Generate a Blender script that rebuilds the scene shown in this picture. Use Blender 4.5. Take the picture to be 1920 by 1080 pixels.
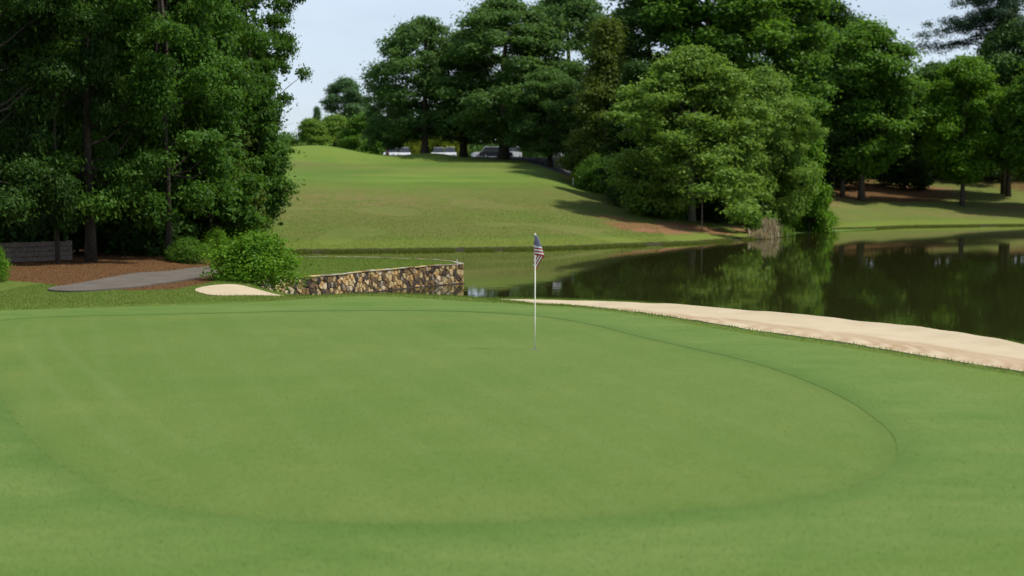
import bpy, bmesh, math, random
import numpy as np
from mathutils import Vector, Matrix

for o in list(bpy.data.objects): bpy.data.objects.remove(o)
SC = bpy.context.scene
COL = SC.collection
random.seed(7); RNG = np.random.default_rng(11)

# ------------------------------------------------------------------ camera, sky, sun, exposure
F = 2400.0; CZ = 3.0; PITCH = math.atan(187.0/2400.0)
cam = bpy.data.cameras.new('camera'); co = bpy.data.objects.new('camera', cam); COL.objects.link(co)
co.location = (0, 0, CZ); co.rotation_euler = (math.pi/2-PITCH, 0, 0)
cam.sensor_width = 36; cam.lens = 45.0; cam.clip_start = 0.1; cam.clip_end = 3000
cam.dof.use_dof = True; cam.dof.focus_distance = 32.0; cam.dof.aperture_fstop = 0.92
SC.camera = co

SUN_EL = math.radians(60); SUN_AZ = math.radians(96)      # azimuth clockwise from +Y
SD = Vector((math.sin(SUN_AZ)*math.cos(SUN_EL), math.cos(SUN_AZ)*math.cos(SUN_EL), math.sin(SUN_EL)))
w = bpy.data.worlds.new("World"); SC.world = w; w.use_nodes = True
nt = w.node_tree; nt.nodes.clear()
sky = nt.nodes.new('ShaderNodeTexSky'); sky.sky_type = 'NISHITA'; sky.sun_disc = False
sky.sun_elevation = SUN_EL; sky.sun_rotation = SUN_AZ; sky.air_density = 1.0; sky.dust_density = 1.2; sky.ozone_density = 1.5
bg = nt.nodes.new('ShaderNodeBackground'); bg.inputs[1].default_value = 0.10
tc = nt.nodes.new('ShaderNodeTexCoord'); mp = nt.nodes.new('ShaderNodeMapping'); mp.inputs['Scale'].default_value = (1.2, 1.2, 5.0)
nz = nt.nodes.new('ShaderNodeTexNoise'); nz.inputs['Scale'].default_value = 2.2; nz.inputs['Detail'].default_value = 7; nz.inputs['Roughness'].default_value = .55
cr = nt.nodes.new('ShaderNodeMapRange'); cr.inputs[1].default_value = .40; cr.inputs[2].default_value = .72; cr.inputs[3].default_value = .55; cr.inputs[4].default_value = .95
mx = nt.nodes.new('ShaderNodeMixRGB'); mx.inputs[2].default_value = (6.9, 7.9, 9.2, 1)
ow = nt.nodes.new('ShaderNodeOutputWorld')
L = nt.links.new
L(tc.outputs['Generated'], mp.inputs[0]); L(mp.outputs[0], nz.inputs['Vector']); L(nz.outputs[0], cr.inputs[0])
sz = nt.nodes.new('ShaderNodeSeparateXYZ'); L(tc.outputs['Generated'], sz.inputs[0])
el = nt.nodes.new('ShaderNodeMapRange'); el.inputs[1].default_value = 0; el.inputs[2].default_value = .8; el.inputs[3].default_value = 1; el.inputs[4].default_value = .3
ml = nt.nodes.new('ShaderNodeMath'); ml.operation = 'MULTIPLY'; L(sz.outputs[2], el.inputs[0]); L(cr.outputs[0], ml.inputs[0]); L(el.outputs[0], ml.inputs[1])
L(sky.outputs[0], mx.inputs[1]); L(ml.outputs[0], mx.inputs[0]); L(mx.outputs[0], bg.inputs[0]); L(bg.outputs[0], ow.inputs[0])
sl = bpy.data.lights.new('sun', 'SUN'); sl.energy = 4.3; sl.angle = math.radians(2.0); sl.color = (1, .95, .86)
so = bpy.data.objects.new('sun', sl); COL.objects.link(so); so.rotation_euler = SD.to_track_quat('Z', 'Y').to_euler()
so.location = (0, 0, 60)
SC.view_settings.view_transform = 'Standard'; SC.view_settings.look = 'None'
SC.view_settings.gamma = 1; SC.view_settings.use_curve_mapping = False; SC.view_settings.exposure = 0.25

# ------------------------------------------------------------------ picture ray helpers (used once, to place things on the ground)
cp, sp = math.cos(PITCH), math.sin(PITCH)
def ray(px, py):
    rx = (px-960)/F; ru = -(py-540)/F
    return rx, ru*sp+cp, ru*cp-sp
def G(px, py, z):
    a, b, c = ray(px, py); t = (z-CZ)/c
    return (a*t, b*t)
def XD(px, d): return (px-960)/F*d/ (cp)      # world x of a column at distance d (near enough)
def ZD(py, d):
    a, b, c = ray(960, py); return CZ+c*d/b

# ------------------------------------------------------------------ polygon helpers
def smooth_poly(P, n=6):
    P = np.array(P, float); m = len(P); out = []
    for i in range(m):
        p0, p1, p2, p3 = P[(i-1) % m], P[i], P[(i+1) % m], P[(i+2) % m]
        for k in range(n):
            t = k/n
            out.append(.5*((2*p1)+(-p0+p2)*t+(2*p0-5*p1+4*p2-p3)*t*t+(-p0+3*p1-3*p2+p3)*t**3))
    return np.array(out)
def sdist(x, y, P, near=False):
    """signed distance (+ inside) to closed polygon"""
    x = np.asarray(x, float); y = np.asarray(y, float)
    best = np.full(x.shape, 1e18); ins = np.zeros(x.shape, bool); nx = np.zeros(x.shape); ny = np.zeros(x.shape)
    m = len(P)
    for i in range(m):
        ax, ay = P[i]; bx, by = P[(i+1) % m]; dx, dy = bx-ax, by-ay
        l2 = dx*dx+dy*dy+1e-12
        t = np.clip(((x-ax)*dx+(y-ay)*dy)/l2, 0, 1)
        qx, qy = ax+t*dx, ay+t*dy; d = (x-qx)**2+(y-qy)**2
        if near:
            k = d < best; nx = np.where(k, qx, nx); ny = np.where(k, qy, ny)
        best = np.minimum(best, d)
        c = (ay > y) != (by > y)
        with np.errstate(divide='ignore', invalid='ignore'):
            xi = (bx-ax)*(y-ay)/(by-ay+1e-30)+ax
        ins ^= c & (x < xi)
    s = np.sqrt(best)*np.where(ins, 1, -1)
    return (s, nx, ny) if near else s
def sstep(a, b, v):
    t = np.clip((v-a)/(b-a), 0, 1); return t*t*(3-2*t)
def vnoise(x, y, s=1.0, seed=0):
    """cheap smooth noise from sines, -1..1"""
    r = np.random.default_rng(seed); out = 0; 
    for i in range(6):
        a = r.uniform(0, 6.28); f = (.6+1.1*r.random())/s; ph = r.uniform(0, 6.28)
        out = out+np.sin((x*math.cos(a)+y*math.sin(a))*f+ph+1.3*np.sin((x*math.sin(a)-y*math.cos(a))*f*.7+ph*2))
    return out/6

WATER = -1.2
# far shore as y(x)
_fs = [(-60, 78), (-30, 81)]+[G(p, q, WATER) for p, q in ((570, 474), (870, 470.5), (1050, 467), (1300, 457.5), (1430, 448), (1475, 441))] \
      + [G(1498, 432, WATER), G(1620, 430, WATER), G(1700, 426, WATER), G(1920, 423, WATER), (95, 149), (150, 120), (190, 60), (230, -20), (500, -60)]
_fx = np.array([p[0] for p in _fs]); _fy = np.array([p[1] for p in _fs])
def ys(x): return np.interp(x, _fx, _fy)+.35*vnoise(x, 0*x, 2.2, 3)
_near = [(-10.0, 48.6), (-9.2, 45.2), (-8.0, 43.0), (-7.2, 40.8), (-5.2, 39.6), (-3, 39.3), (1, 39.5), (4, 38.4), (6.2, 36.3), (8.5, 33.9), (10.5, 31.0), (12.0, 27.6), (13.2, 24.2), (16, 19), (22, 13), (34, 5), (70, -8), (120, -40),
         (120, -120), (-300, -120), (-300, 110), (-26, 100), (-23.5, 80), (-21, 72), (-16, 65.5), (-11, 61.5), (-6.5, 59.6), (-4.6, 57.6), (-5.2, 55.4), (-7.4, 51.8)]
NEAR = np.array(_near)
PENIN = [(-8.9, 46.5)]+[G(a, b, -.36) for a, b in ((560, 521.5), (620, 517), (700, 508.5), (800, 500.2), (868, 496))]+[G(a, b, -.36) for a, b in ((846, 491), (800, 487.3), (740, 485.2), (660, 483.6), (600, 482.6))]
PENIN += [(-10.6, 62.4), (-11.2, 60), (-10.8, 52), (-10.4, 47)]
PENIN = np.array(PENIN)

GREEN = smooth_poly([G(a, b, 0) for a, b in ((0, 601), (300, 589), (620, 583), (850, 584), (1000, 593), (1100, 609), (1200, 633), (1400, 680), (1550, 733), (1645, 790), (1682, 838), (1655, 890), (1500, 940), (1100, 978), (640, 988), (330, 962), (160, 905), (60, 830), (5, 750), (-30, 690), (-50, 640))], 5)
FRINGE = smooth_poly([G(a, b, 0) for a, b in ((-60, 586), (300, 573), (640, 563), (880, 567), (1000, 572), (1080, 576), (1200, 594), (1310, 613), (1450, 635), (1600, 654), (1750, 678), (1920, 704), (2060, 745), (2160, 850), (2260, 1000), (2300, 1200), (960, 1300), (-400, 1200), (-420, 930), (-440, 800), (-420, 690), (-300, 610))], 5)
SANDR = smooth_poly([G(a, b, -.28) for a, b in ((930, 562.5), (1060, 562.5), (1200, 566.5), (1330, 573), (1500, 586), (1700, 608), (1920, 643), (2120, 688))]
                    + [G(a, b, -.12) for a, b in ((2250, 790), (2100, 750), (1920, 702), (1750, 676), (1600, 652), (1450, 633), (1300, 609), (1215, 594), (1130, 580), (1060, 572.5), (1000, 568.5))], 5)
SANDL = smooth_poly([G(a, b, -.05) for a, b in ((366, 549), (385, 541), (440, 537.5), (500, 541), (560, 547), (530, 553), (460, 556.5), (400, 557))], 5)

PATHP = smooth_poly([G(a, b, .02) for a, b in ((402, 490), (396, 515), (300, 533), (200, 543), (120, 546), (90, 541), (150, 531), (250, 513), (330, 498))], 4)
_gs = np.array([0, 3, 7, 17, 32, 52, 67, 78, 120, 300, 900]); _gz = np.array([0, .22, .70, 1.95, 4.05, 6.3, 7.7, 8.0, 8.8, 12, 16.])
def gprof(s):
    return sum(np.interp(s+o, _gs, _gz) for o in (-4, -2, 0, 2, 4))/5 - .17*np.exp(-np.maximum(s, 0)/4)
def plateau(x, y, sdn):
    z = .05*vnoise(x, y, 5.0, 5)+.02*vnoise(x, y, 2.0, 6)
    side = sstep(-9, -6.5, x)
    z = z - .30*(1-sstep(1.2, 5.0+2.6*sstep(-1.5, 1.0, x), sdn))*side + .15*np.exp(-((x+3.6)/2.4)**2-((y-35.3)/1.8)**2)
    pen = sstep(44.5, 49, y)*sstep(-15.5, -10.5, x)*(1-sstep(66, 72, y))
    z = z*(1-pen) + (-.36)*pen
    z = z + 1.2*sstep(-14, -40, -(-x))*0
    left = sstep(13, 45, -x); z = z + left*1.6*sstep(38, 90, y)
    return z
def H(x, y):
    x = np.asarray(x, float); y = np.asarray(y, float)
    sdn = sdist(x, y, NEAR)
    p = plateau(x, y, sdn)
    zn = -1.9+(p+1.9)*sstep(-.9, 1.1, sdn)
    s = y-ys(x)
    k = 1-.20*sstep(2, 10, x)*(1-sstep(24, 40, x))
    zf = -1.12+gprof(s)*k
    zf = zf+1.25*np.exp(-((x+22.5)/6.5)**2-((y-150)/8)**2)+.7*np.exp(-((x+9.5)/4.5)**2-((y-150)/6)**2)+.35*np.exp(-((x-.5)/4.5)**2-((y-147)/6)**2)
    zf = zf+sstep(6, 22, s)*(.36*vnoise(x*.7, y, 6.0, 9)+.15*vnoise(x*.6, y, 2.6, 10)+.04*vnoise(x, y, .9, 12))
    zf = zf+.35*np.exp(-((y-118+.12*x)/5)**2)*sstep(-30, -5, x)*(1-sstep(3, 12, x))
    lot = sstep(154, 166, y)*(1-sstep(26, 40, x)); zf = zf*(1-lot)+(6.85+.006*(y-160))*lot
    zf = np.where(s < .5, -1.9+(zf+1.9)*sstep(-.9, .1, s), zf)
    z = np.maximum(zn, zf)
    # bunkers are dug in
    near = (y < 45) & (y > 5) & (np.abs(x) < 30)
    if np.any(near):
        a = sdist(x, y, SANDR); b = sdist(x, y, SANDL)
        z = z-.07*sstep(-.05, .9, a)*near+.14*np.exp(-((a-1.2)/.9)**2)*near*(x > 1)*sstep(0, 3, x)*0-.05*sstep(0, .8, b)*near+.13*sstep(-.2, 2.2, b)*near
    return z
def hz(x, y): return float(H(np.array([x]), np.array([y]))[0])

# ------------------------------------------------------------------ material helpers
def mat(name, build):
    m = bpy.data.materials.new(name); m.use_nodes = True; nt = m.node_tree; nt.nodes.clear()
    out = nt.nodes.new('ShaderNodeOutputMaterial')
    class N:
        tree = nt
        def add(self, t, **kw):
            n = nt.nodes.new(t)
            for k, v in kw.items():
                if k.startswith('i_'):
                    key = k[2:]; n.inputs[int(key) if key.isdigit() else key.replace('_', ' ')].default_value = v
                else: setattr(n, k, v)
            return n
        def link(self, a, b): nt.links.new(a, b)
        def noise(self, scale, detail=4, rough=.55, vec=None, dist=0.):
            n = self.add('ShaderNodeTexNoise'); n.inputs['Scale'].default_value = scale; n.inputs['Detail'].default_value = detail
            n.inputs['Roughness'].default_value = rough; n.inputs['Distortion'].default_value = dist
            if vec is not None: nt.links.new(vec, n.inputs['Vector'])
            return n.outputs[0]
        def pos(self, scale=(1, 1, 1)):
            g = self.add('ShaderNodeNewGeometry'); q = self.add('ShaderNodeMapping'); q.inputs['Scale'].default_value = scale
            nt.links.new(g.outputs['Position'], q.inputs[0]); return q.outputs[0]
        def obj(self, scale=(1, 1, 1)):
            g = self.add('ShaderNodeTexCoord'); q = self.add('ShaderNodeMapping'); q.inputs['Scale'].default_value = scale
            nt.links.new(g.outputs['Object'], q.inputs[0]); return q.outputs[0]
        def attr(self, n):
            a = self.add('ShaderNodeAttribute'); a.attribute_name = n; return a.outputs['Fac']
        def rng(self, v, a, b, c=0, d=1):
            r = self.add('ShaderNodeMapRange'); nt.links.new(v, r.inputs[0])
            for i, q in zip((1, 2, 3, 4), (a, b, c, d)): r.inputs[i].default_value = q
            return r.outputs[0]
        def mix(self, f, a, b, mode='MIX'):
            r = self.add('ShaderNodeMixRGB'); r.blend_type = mode
            for i, q in enumerate((f, a, b)):
                if hasattr(q, 'is_linked'): nt.links.new(q, r.inputs[i])
                elif i == 0: r.inputs[0].default_value = q
                else: r.inputs[i].default_value = (*q, 1)
            return r.outputs[0]
        def math(self, op, a, b):
            r = self.add('ShaderNodeMath'); r.operation = op
            for i, q in enumerate((a, b)):
                if hasattr(q, 'is_linked'): nt.links.new(q, r.inputs[i])
                else: r.inputs[i].default_value = q
            return r.outputs[0]
        def bsdf(self, col, rough=.9, spec=.2, bump=None, bs=.3, bd=.02, metal=0):
            b = self.add('ShaderNodeBsdfPrincipled')
            if hasattr(col, 'is_linked'): nt.links.new(col, b.inputs['Base Color'])
            else: b.inputs['Base Color'].default_value = (*col, 1)
            b.inputs['Roughness'].default_value = rough; b.inputs['Specular IOR Level'].default_value = spec; b.inputs['Metallic'].default_value = metal
            if bump is not None:
                q = self.add('ShaderNodeBump'); q.inputs['Strength'].default_value = bs; q.inputs['Distance'].default_value = bd
                nt.links.new(bump, q.inputs['Height']); nt.links.new(q.outputs[0], b.inputs['Normal'])
            nt.links.new(b.outputs[0], out.inputs[0]); return b
    n = N(); n.out = out; build(n); return m

def m_plain(name, col, rough=.6, spec=.4, var=.15, scale=6, bump=.2, metal=0):
    def b(n):
        f = n.noise(scale, 5, .6, n.obj()); 
        c = n.mix(n.rng(f, .3, .7), tuple(v*(1-var) for v in col), tuple(min(1, v*(1+var)) for v in col))
        n.bsdf(c, rough, spec, f if bump else None, bump, .01, metal)
    return mat(name, b)

def b_ground(n):
    P = n.pos((1, 1, 1)); 
    big = n.noise(.07, 5, .6, P); mid = n.noise(.45, 5, .65, n.pos((.5, 1.2, 1))); fine = n.noise(5.0, 5, .75, P); vf = n.noise(38, 4, .7, P)
    c = n.mix(n.rng(mid, .35, .66), (.092, .155, .020), (.145, .182, .030))
    c = n.mix(n.math('MULTIPLY', n.rng(big, .42, .62), .55), c, (.140, .135, .042))
    c = n.mix(n.math('MULTIPLY', n.rng(fine, .38, .60), .72), c, (.056, .100, .016))
    c = n.mix(n.math('MULTIPLY', n.rng(n.noise(1.9, 5, .8, P), .5, .7), .4), c, (.175, .20, .055))
    fair = n.attr('fair'); bn = n.noise(.5, 4, .55, n.pos((.16, .55, 1))); c = n.mix(n.math('MULTIPLY', fair, .85), c, n.mix(n.rng(bn, .38, .6), (.088, .165, .026), (.150, .215, .038)))
    dry = n.attr('dry'); dm = n.math('MULTIPLY', dry, n.rng(n.noise(.8, 5, .7, P), .32, .6)); c = n.mix(dm, c, (.165, .140, .052))
    bright = n.attr('edge'); c = n.mix(n.math('MULTIPLY', bright, .65), c, (.150, .185, .030))
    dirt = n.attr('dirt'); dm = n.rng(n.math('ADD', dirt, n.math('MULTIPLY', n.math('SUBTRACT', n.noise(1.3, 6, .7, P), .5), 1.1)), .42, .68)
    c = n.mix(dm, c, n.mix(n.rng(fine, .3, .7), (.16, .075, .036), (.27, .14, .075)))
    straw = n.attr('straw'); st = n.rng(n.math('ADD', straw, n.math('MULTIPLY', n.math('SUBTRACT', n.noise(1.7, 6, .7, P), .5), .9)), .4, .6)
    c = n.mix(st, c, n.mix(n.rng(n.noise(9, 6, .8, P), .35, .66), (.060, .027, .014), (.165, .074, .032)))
    # bare wet soil right at the waterline
    g = n.add('ShaderNodeNewGeometry'); sx = n.add('ShaderNodeSeparateXYZ'); n.link(g.outputs['Position'], sx.inputs[0])
    soil = n.rng(n.math('ADD', sx.outputs[2], n.math('MULTIPLY', n.math('SUBTRACT', n.noise(2.2, 5, .7, P), .5), .22)), -1.06, -1.0, 1, 0)
    c = n.mix(soil, c, (.035, .028, .015))
    c = n.mix(n.rng(vf, .35, .65, .0, .30), c, (.04, .07, .014), 'MIX')
    n.bsdf(c, .95, .08, n.math('ADD', n.math('MULTIPLY', fine, 1.0), n.math('MULTIPLY', vf, .5)), .7, .05)
def b_green(n):
    P = n.pos()
    a = n.noise(.16, 4, .6, n.pos((.6, 1, 1))); b_ = n.noise(.6, 6, .7, n.pos((.9, .7, 1))); f = n.noise(60, 3, .7, P); h = n.noise(9, 5, .75, n.pos((.7, 1.4, 1)))
    c = n.mix(n.rng(a, .35, .65), (.086, .150, .025), (.122, .172, .038))
    c = n.mix(n.math('MULTIPLY', n.rng(b_, .42, .70), .45), c, (.165, .195, .050))
    c = n.mix(n.rng(n.noise(.30, 4, .6, n.pos((1, .8, 1))), .48, .68, 0, .38), c, (.074, .140, .020))
    c = n.mix(n.math('MULTIPLY', n.rng(h, .3, .75), .55), c, (.070, .130, .022))
    c = n.mix(n.rng(n.noise(24, 4, .8, P), .5, .75, 0, .45), c, (.19, .21, .075))
    c = n.mix(n.rng(f, .3, .7, 0, .30), c, (.06, .105, .02))
    rg = n.attr('ring')
    c = n.mix(n.rng(n.attr('edge_in'), 0, .30, .28, 0), c, (.052, .100, .022))
    for q in (.85, 1.55): c = n.mix(n.rng(n.math('ABSOLUTE', n.math('SUBTRACT', rg, q), 0), 0, .16, .10, 0), c, (.20, .235, .085))
    # faint mower overlap lines running up the green
    wv = n.add('ShaderNodeTexWave', wave_type='BANDS', bands_direction='DIAGONAL'); wv.inputs['Scale'].default_value = .55; wv.inputs['Distortion'].default_value = 1.2; wv.inputs['Detail'].default_value = 2
    wv.inputs['Detail Scale'].default_value = .4; n.link(n.pos((1, .35, 1)), wv.inputs['Vector'])
    c = n.mix(n.rng(wv.outputs['Fac'], .75, 1, 0, .045), c, (.19, .235, .085))
    n.bsdf(c, .92, .12, n.math('ADD', f, h), .35, .008)
def b_fringe(n):
    P = n.pos(); b_ = n.noise(.7, 6, .7, n.pos((.5, 1.1, 1))); f = n.noise(34, 4, .75, P); h = n.noise(5, 5, .75, P)
    c = n.mix(n.rng(b_, .35, .65), (.084, .150, .029), (.130, .184, .047))
    c = n.mix(n.math('MULTIPLY', n.rng(h, .35, .7), .4), c, (.078, .140, .028))
    rg = n.math('ADD', n.attr('ring'), n.math('MULTIPLY', n.math('SUBTRACT', n.noise(1.2, 5, .7, P), .5), 1.1))
    c = n.mix(n.rng(rg, 1.6, 3.4, 0, .8), c, n.mix(n.rng(h, .35, .7), (.118, .170, .030), (.088, .148, .025)))
    c = n.mix(n.rng(n.attr('ring'), .05, .55, .38, 0), c, (.050, .105, .022))
    c = n.mix(n.rng(f, .3, .7, 0, .20), c, (.058, .108, .020))
    n.bsdf(c, .93, .1, n.math('ADD', f, h), .35, .012)
def b_sand(n):
    P = n.pos(); a = n.noise(.9, 5, .6, P); f = n.noise(22, 5, .8, P); rk = n.attr('rake')
    c = n.mix(n.rng(a, .3, .7), (.37, .315, .205), (.46, .395, .275))
    c = n.mix(n.math('MULTIPLY', rk, .95), c, (.28, .185, .105))
    c = n.mix(n.rng(f, .3, .75, 0, .35), c, (.50, .37, .24))
    c = n.mix(n.rng(n.noise(3.5, 6, .8, P), .62, .78, 0, .4), c, (.42, .30, .19))
    n.bsdf(c, .95, .1, f, .5, .02)
def b_water(n):
    P = n.pos((1, 1, 1)); r1 = n.noise(1.1, 3, .5, n.pos((1, .8, 1))); r2 = n.noise(7, 2, .5, P); 
    b = n.bsdf((.020, .023, .006), .025, .5, n.math('ADD', r1, n.math('MULTIPLY', r2, .10)), .06, .045)
    b.inputs['IOR'].default_value = 1.33
def b_straw(n):
    P = n.pos(); a = n.noise(.8, 5, .6, P); f = n.noise(14, 6, .8, P)
    c = n.mix(n.rng(a, .3, .7), (.085, .036, .018), (.15, .066, .032)); c = n.mix(n.rng(f, .35, .7, 0, .7), c, (.06, .028, .014))
    n.bsdf(c, .95, .1, f, .8, .03)
def b_path(n):
    P = n.pos(); a = n.noise(1.1, 6, .65, P); f = n.noise(40, 4, .8, P)
    c = n.mix(n.rng(a, .3, .7), (.090, .078, .064), (.138, .119, .096)); c = n.mix(n.rng(f, .3, .7, 0, .3), c, (.09, .085, .08))
    n.bsdf(c, .9, .15, f, .3, .01)
def b_asph(n):
    P = n.pos(); f = n.noise(3, 6, .7, P); n.bsdf(n.mix(n.rng(f, .3, .7), (.045, .045, .05), (.09, .088, .09)), .9, .2, f, .2, .01)
M = dict(ground=mat('ground_grass', b_ground), green=mat('putting_green_turf', b_green), fringe=mat('fringe_turf', b_fringe), sand=mat('bunker_sand', b_sand),
         water=mat('pond_water', b_water), straw=mat('pine_straw', b_straw), path=mat('path_asphalt', b_path), asph=mat('lot_asphalt', b_asph))

def m_leaf(name, dark, light, trans=.40, gloss=.14):
    def b(n):
        v = n.attr('v'); oi = n.add('ShaderNodeObjectInfo')
        c = n.mix(v, dark, light)
        c = n.mix(n.rng(oi.outputs['Random'], 0, 1, 0, .35), c, tuple(.72*(a+b_)/2 for a, b_ in zip(dark, light)))
        d = n.add('ShaderNodeBsdfPrincipled'); n.link(c, d.inputs['Base Color']); d.inputs['Roughness'].default_value = .55; d.inputs['Specular IOR Level'].default_value = gloss
        t = n.add('ShaderNodeBsdfTranslucent'); n.link(n.mix(.5, c, (light[0]*1.25, light[1]*1.2, light[2]*.6)), t.inputs[0])
        s = n.add('ShaderNodeMixShader'); s.inputs[0].default_value = trans; n.link(d.outputs[0], s.inputs[1]); n.link(t.outputs[0], s.inputs[2]); n.link(s.outputs[0], n.out.inputs[0])
    return mat(name, b)
M.update(
 lf_dark=m_leaf('leaf_dark', (.018, .050, .008), (.052, .115, .018)),  # darker green; the gloom on the back trees is put into this colour
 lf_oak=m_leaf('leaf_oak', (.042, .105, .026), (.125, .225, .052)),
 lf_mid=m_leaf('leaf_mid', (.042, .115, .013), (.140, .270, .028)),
 lf_wood=m_leaf('leaf_woodland', (.018, .060, .008), (.095, .205, .022)),  # low dark end paints in the shade inside the left crowns
 lf_olive=m_leaf('leaf_olive', (.085, .172, .022), (.215, .340, .052)),
 lf_bright=m_leaf('leaf_bright', (.045, .130, .008), (.160, .310, .020)),
 lf_yellow=m_leaf('leaf_yellow', (.110, .160, .014), (.26, .300, .026)),
 lf_brown=m_leaf('leaf_brownish', (.050, .092, .016), (.135, .185, .026)),
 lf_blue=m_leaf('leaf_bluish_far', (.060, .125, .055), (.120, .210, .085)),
 lf_pine=m_leaf('needle_pine', (.020, .050, .022), (.050, .095, .040), .15),
 lf_turf=m_leaf('turf_blade', (.100, .170, .026), (.175, .225, .050), .55, .1), lf_straw=m_leaf('straw_needle', (.07, .03, .014), (.26, .13, .06), .2, .1),
 lf_reed=m_leaf('reed_dry', (.30, .24, .14), (.52, .43, .28), .25),
 lf_blade=m_leaf('grass_blade', (.11, .165, .022), (.20, .24, .05), .5, .1),
 lf_rough=m_leaf('rough_blade', (.10, .175, .025), (.19, .27, .05), .45, .1),
 bark_dark=m_plain('bark_dark', (.045, .036, .028), .95, .1, .45, 5, .8), bark=m_plain('bark', (.075, .060, .046), .95, .1, .45, 5, .8), bark_grey=m_plain('bark_grey', (.17, .15, .13), .95, .1, .4, 6, .8),  # bark_dark: the deep shade of the left woods put into the bark colour
 stone_brown=m_plain('stone_brown', (.18, .115, .050), .9, .2, .45, 5, .7), stone_tan=m_plain('stone_tan', (.43, .32, .15), .9, .2, .3, 5, .7),
 stone_greyish=m_plain('stone_greyish', (.23, .19, .14), .9, .2, .35, 5, .7), stone_umber=m_plain('stone_umber', (.11, .075, .045), .9, .2, .45, 5, .7), stone_grey=m_plain('stone_grey', (.33, .31, .28), .9, .2, .3, 5, .7), stone_orange=m_plain('stone_orange', (.42, .26, .10), .9, .2, .35, 5, .7),
 stone_dark=m_plain('stone_dark', (.060, .046, .036), .9, .2, .5, 5, .7), stone_pale=m_plain('stone_pale', (.52, .42, .28), .9, .2, .22, 5, .7),
 mortar=m_plain('mortar', (.07, .052, .038), .95, .1, .4, 8, .6), cap=m_plain('coping', (.36, .33, .24), .9, .2, .25, 7, .6),
 white=m_plain('white_paint', (.78, .77, .72), .4, .5, .05, 6, .05), pole=m_plain('pole_fibreglass', (.82, .80, .68), .35, .5, .04, 6, 0),
 red=m_plain('red_plastic', (.55, .05, .04), .5, .5, .1, 6, .05), black=m_plain('black_rubber', (.02, .02, .02), .7, .3, .2, 6, .1),
 glass=m_plain('dark_glass', (.03, .035, .04), .08, .6, .1, 3, 0), wood=m_plain('weathered_wood', (.17, .135, .115), .9, .1, .35, 9, .6),
 carwhite=m_plain('car_paint_white', (.75, .76, .78), .25, .6, .03, 2, 0), cargrey=m_plain('car_paint_silver', (.40, .42, .45), .3, .6, .05, 2, 0),
 cardark=m_plain('car_paint_dark', (.03, .035, .05), .25, .6, .1, 2, 0), chrome=m_plain('rim_metal', (.55, .55, .56), .3, .5, .05, 4, 0, .8),
 roof=m_plain('roof_shingle', (.21, .165, .14), .95, .1, .25, 12, .6), render=m_plain('wall_siding', (.42, .38, .33), .85, .2, .12, 4, .2),
 plank=m_plain('pale_board', (.50, .48, .43), .8, .2, .15, 8, .3), cup=m_plain('cup_liner', (.25, .25, .24), .8, .2, .1, 6, 0),
 pad=m_leaf('lily_pad', (.09, .19, .03), (.17, .32, .05), .2, .5))

# ------------------------------------------------------------------ object helpers
def tag(o, label=None, cat=None, group=None, kind=None):
    if label: o['label'] = label
    if cat: o['category'] = cat
    if group: o['group'] = group
    if kind: o['kind'] = kind
    return o
def empty(name, loc, label, cat, group=None, rz=0):
    o = bpy.data.objects.new(name, None); COL.objects.link(o); o.location = loc; o.rotation_euler = (0, 0, rz); o.empty_display_size = .3
    return tag(o, label, cat, group)
def link(name, me, m=None, parent=None, smooth=False):
    if m is not None and not me.materials: me.materials.append(m)
    o = bpy.data.objects.new(name, me); COL.objects.link(o)
    if parent: o.parent = parent
    if smooth: me.shade_smooth()
    return o
def np_mesh(name, V, Q, attrs=None, smooth=False):
    """V (n,3); Q (m,k) all same size"""
    V = np.asarray(V, np.float32); Q = np.asarray(Q, np.int32); k = Q.shape[1]
    me = bpy.data.meshes.new(name); me.vertices.add(len(V)); me.vertices.foreach_set('co', V.ravel())
    me.loops.add(Q.size); me.loops.foreach_set('vertex_index', Q.ravel())
    me.polygons.add(len(Q)); me.polygons.foreach_set('loop_start', np.arange(0, Q.size, k, dtype=np.int32))
    try: me.polygons.foreach_set('loop_total', np.full(len(Q), k, np.int32))
    except Exception: pass
    me.update(calc_edges=True)
    for a, arr in (attrs or {}).items():
        at = me.attributes.new(a, 'FLOAT', 'POINT'); at.data.foreach_set('value', np.asarray(arr, np.float32))
    if smooth: me.shade_smooth()
    return me
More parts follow.
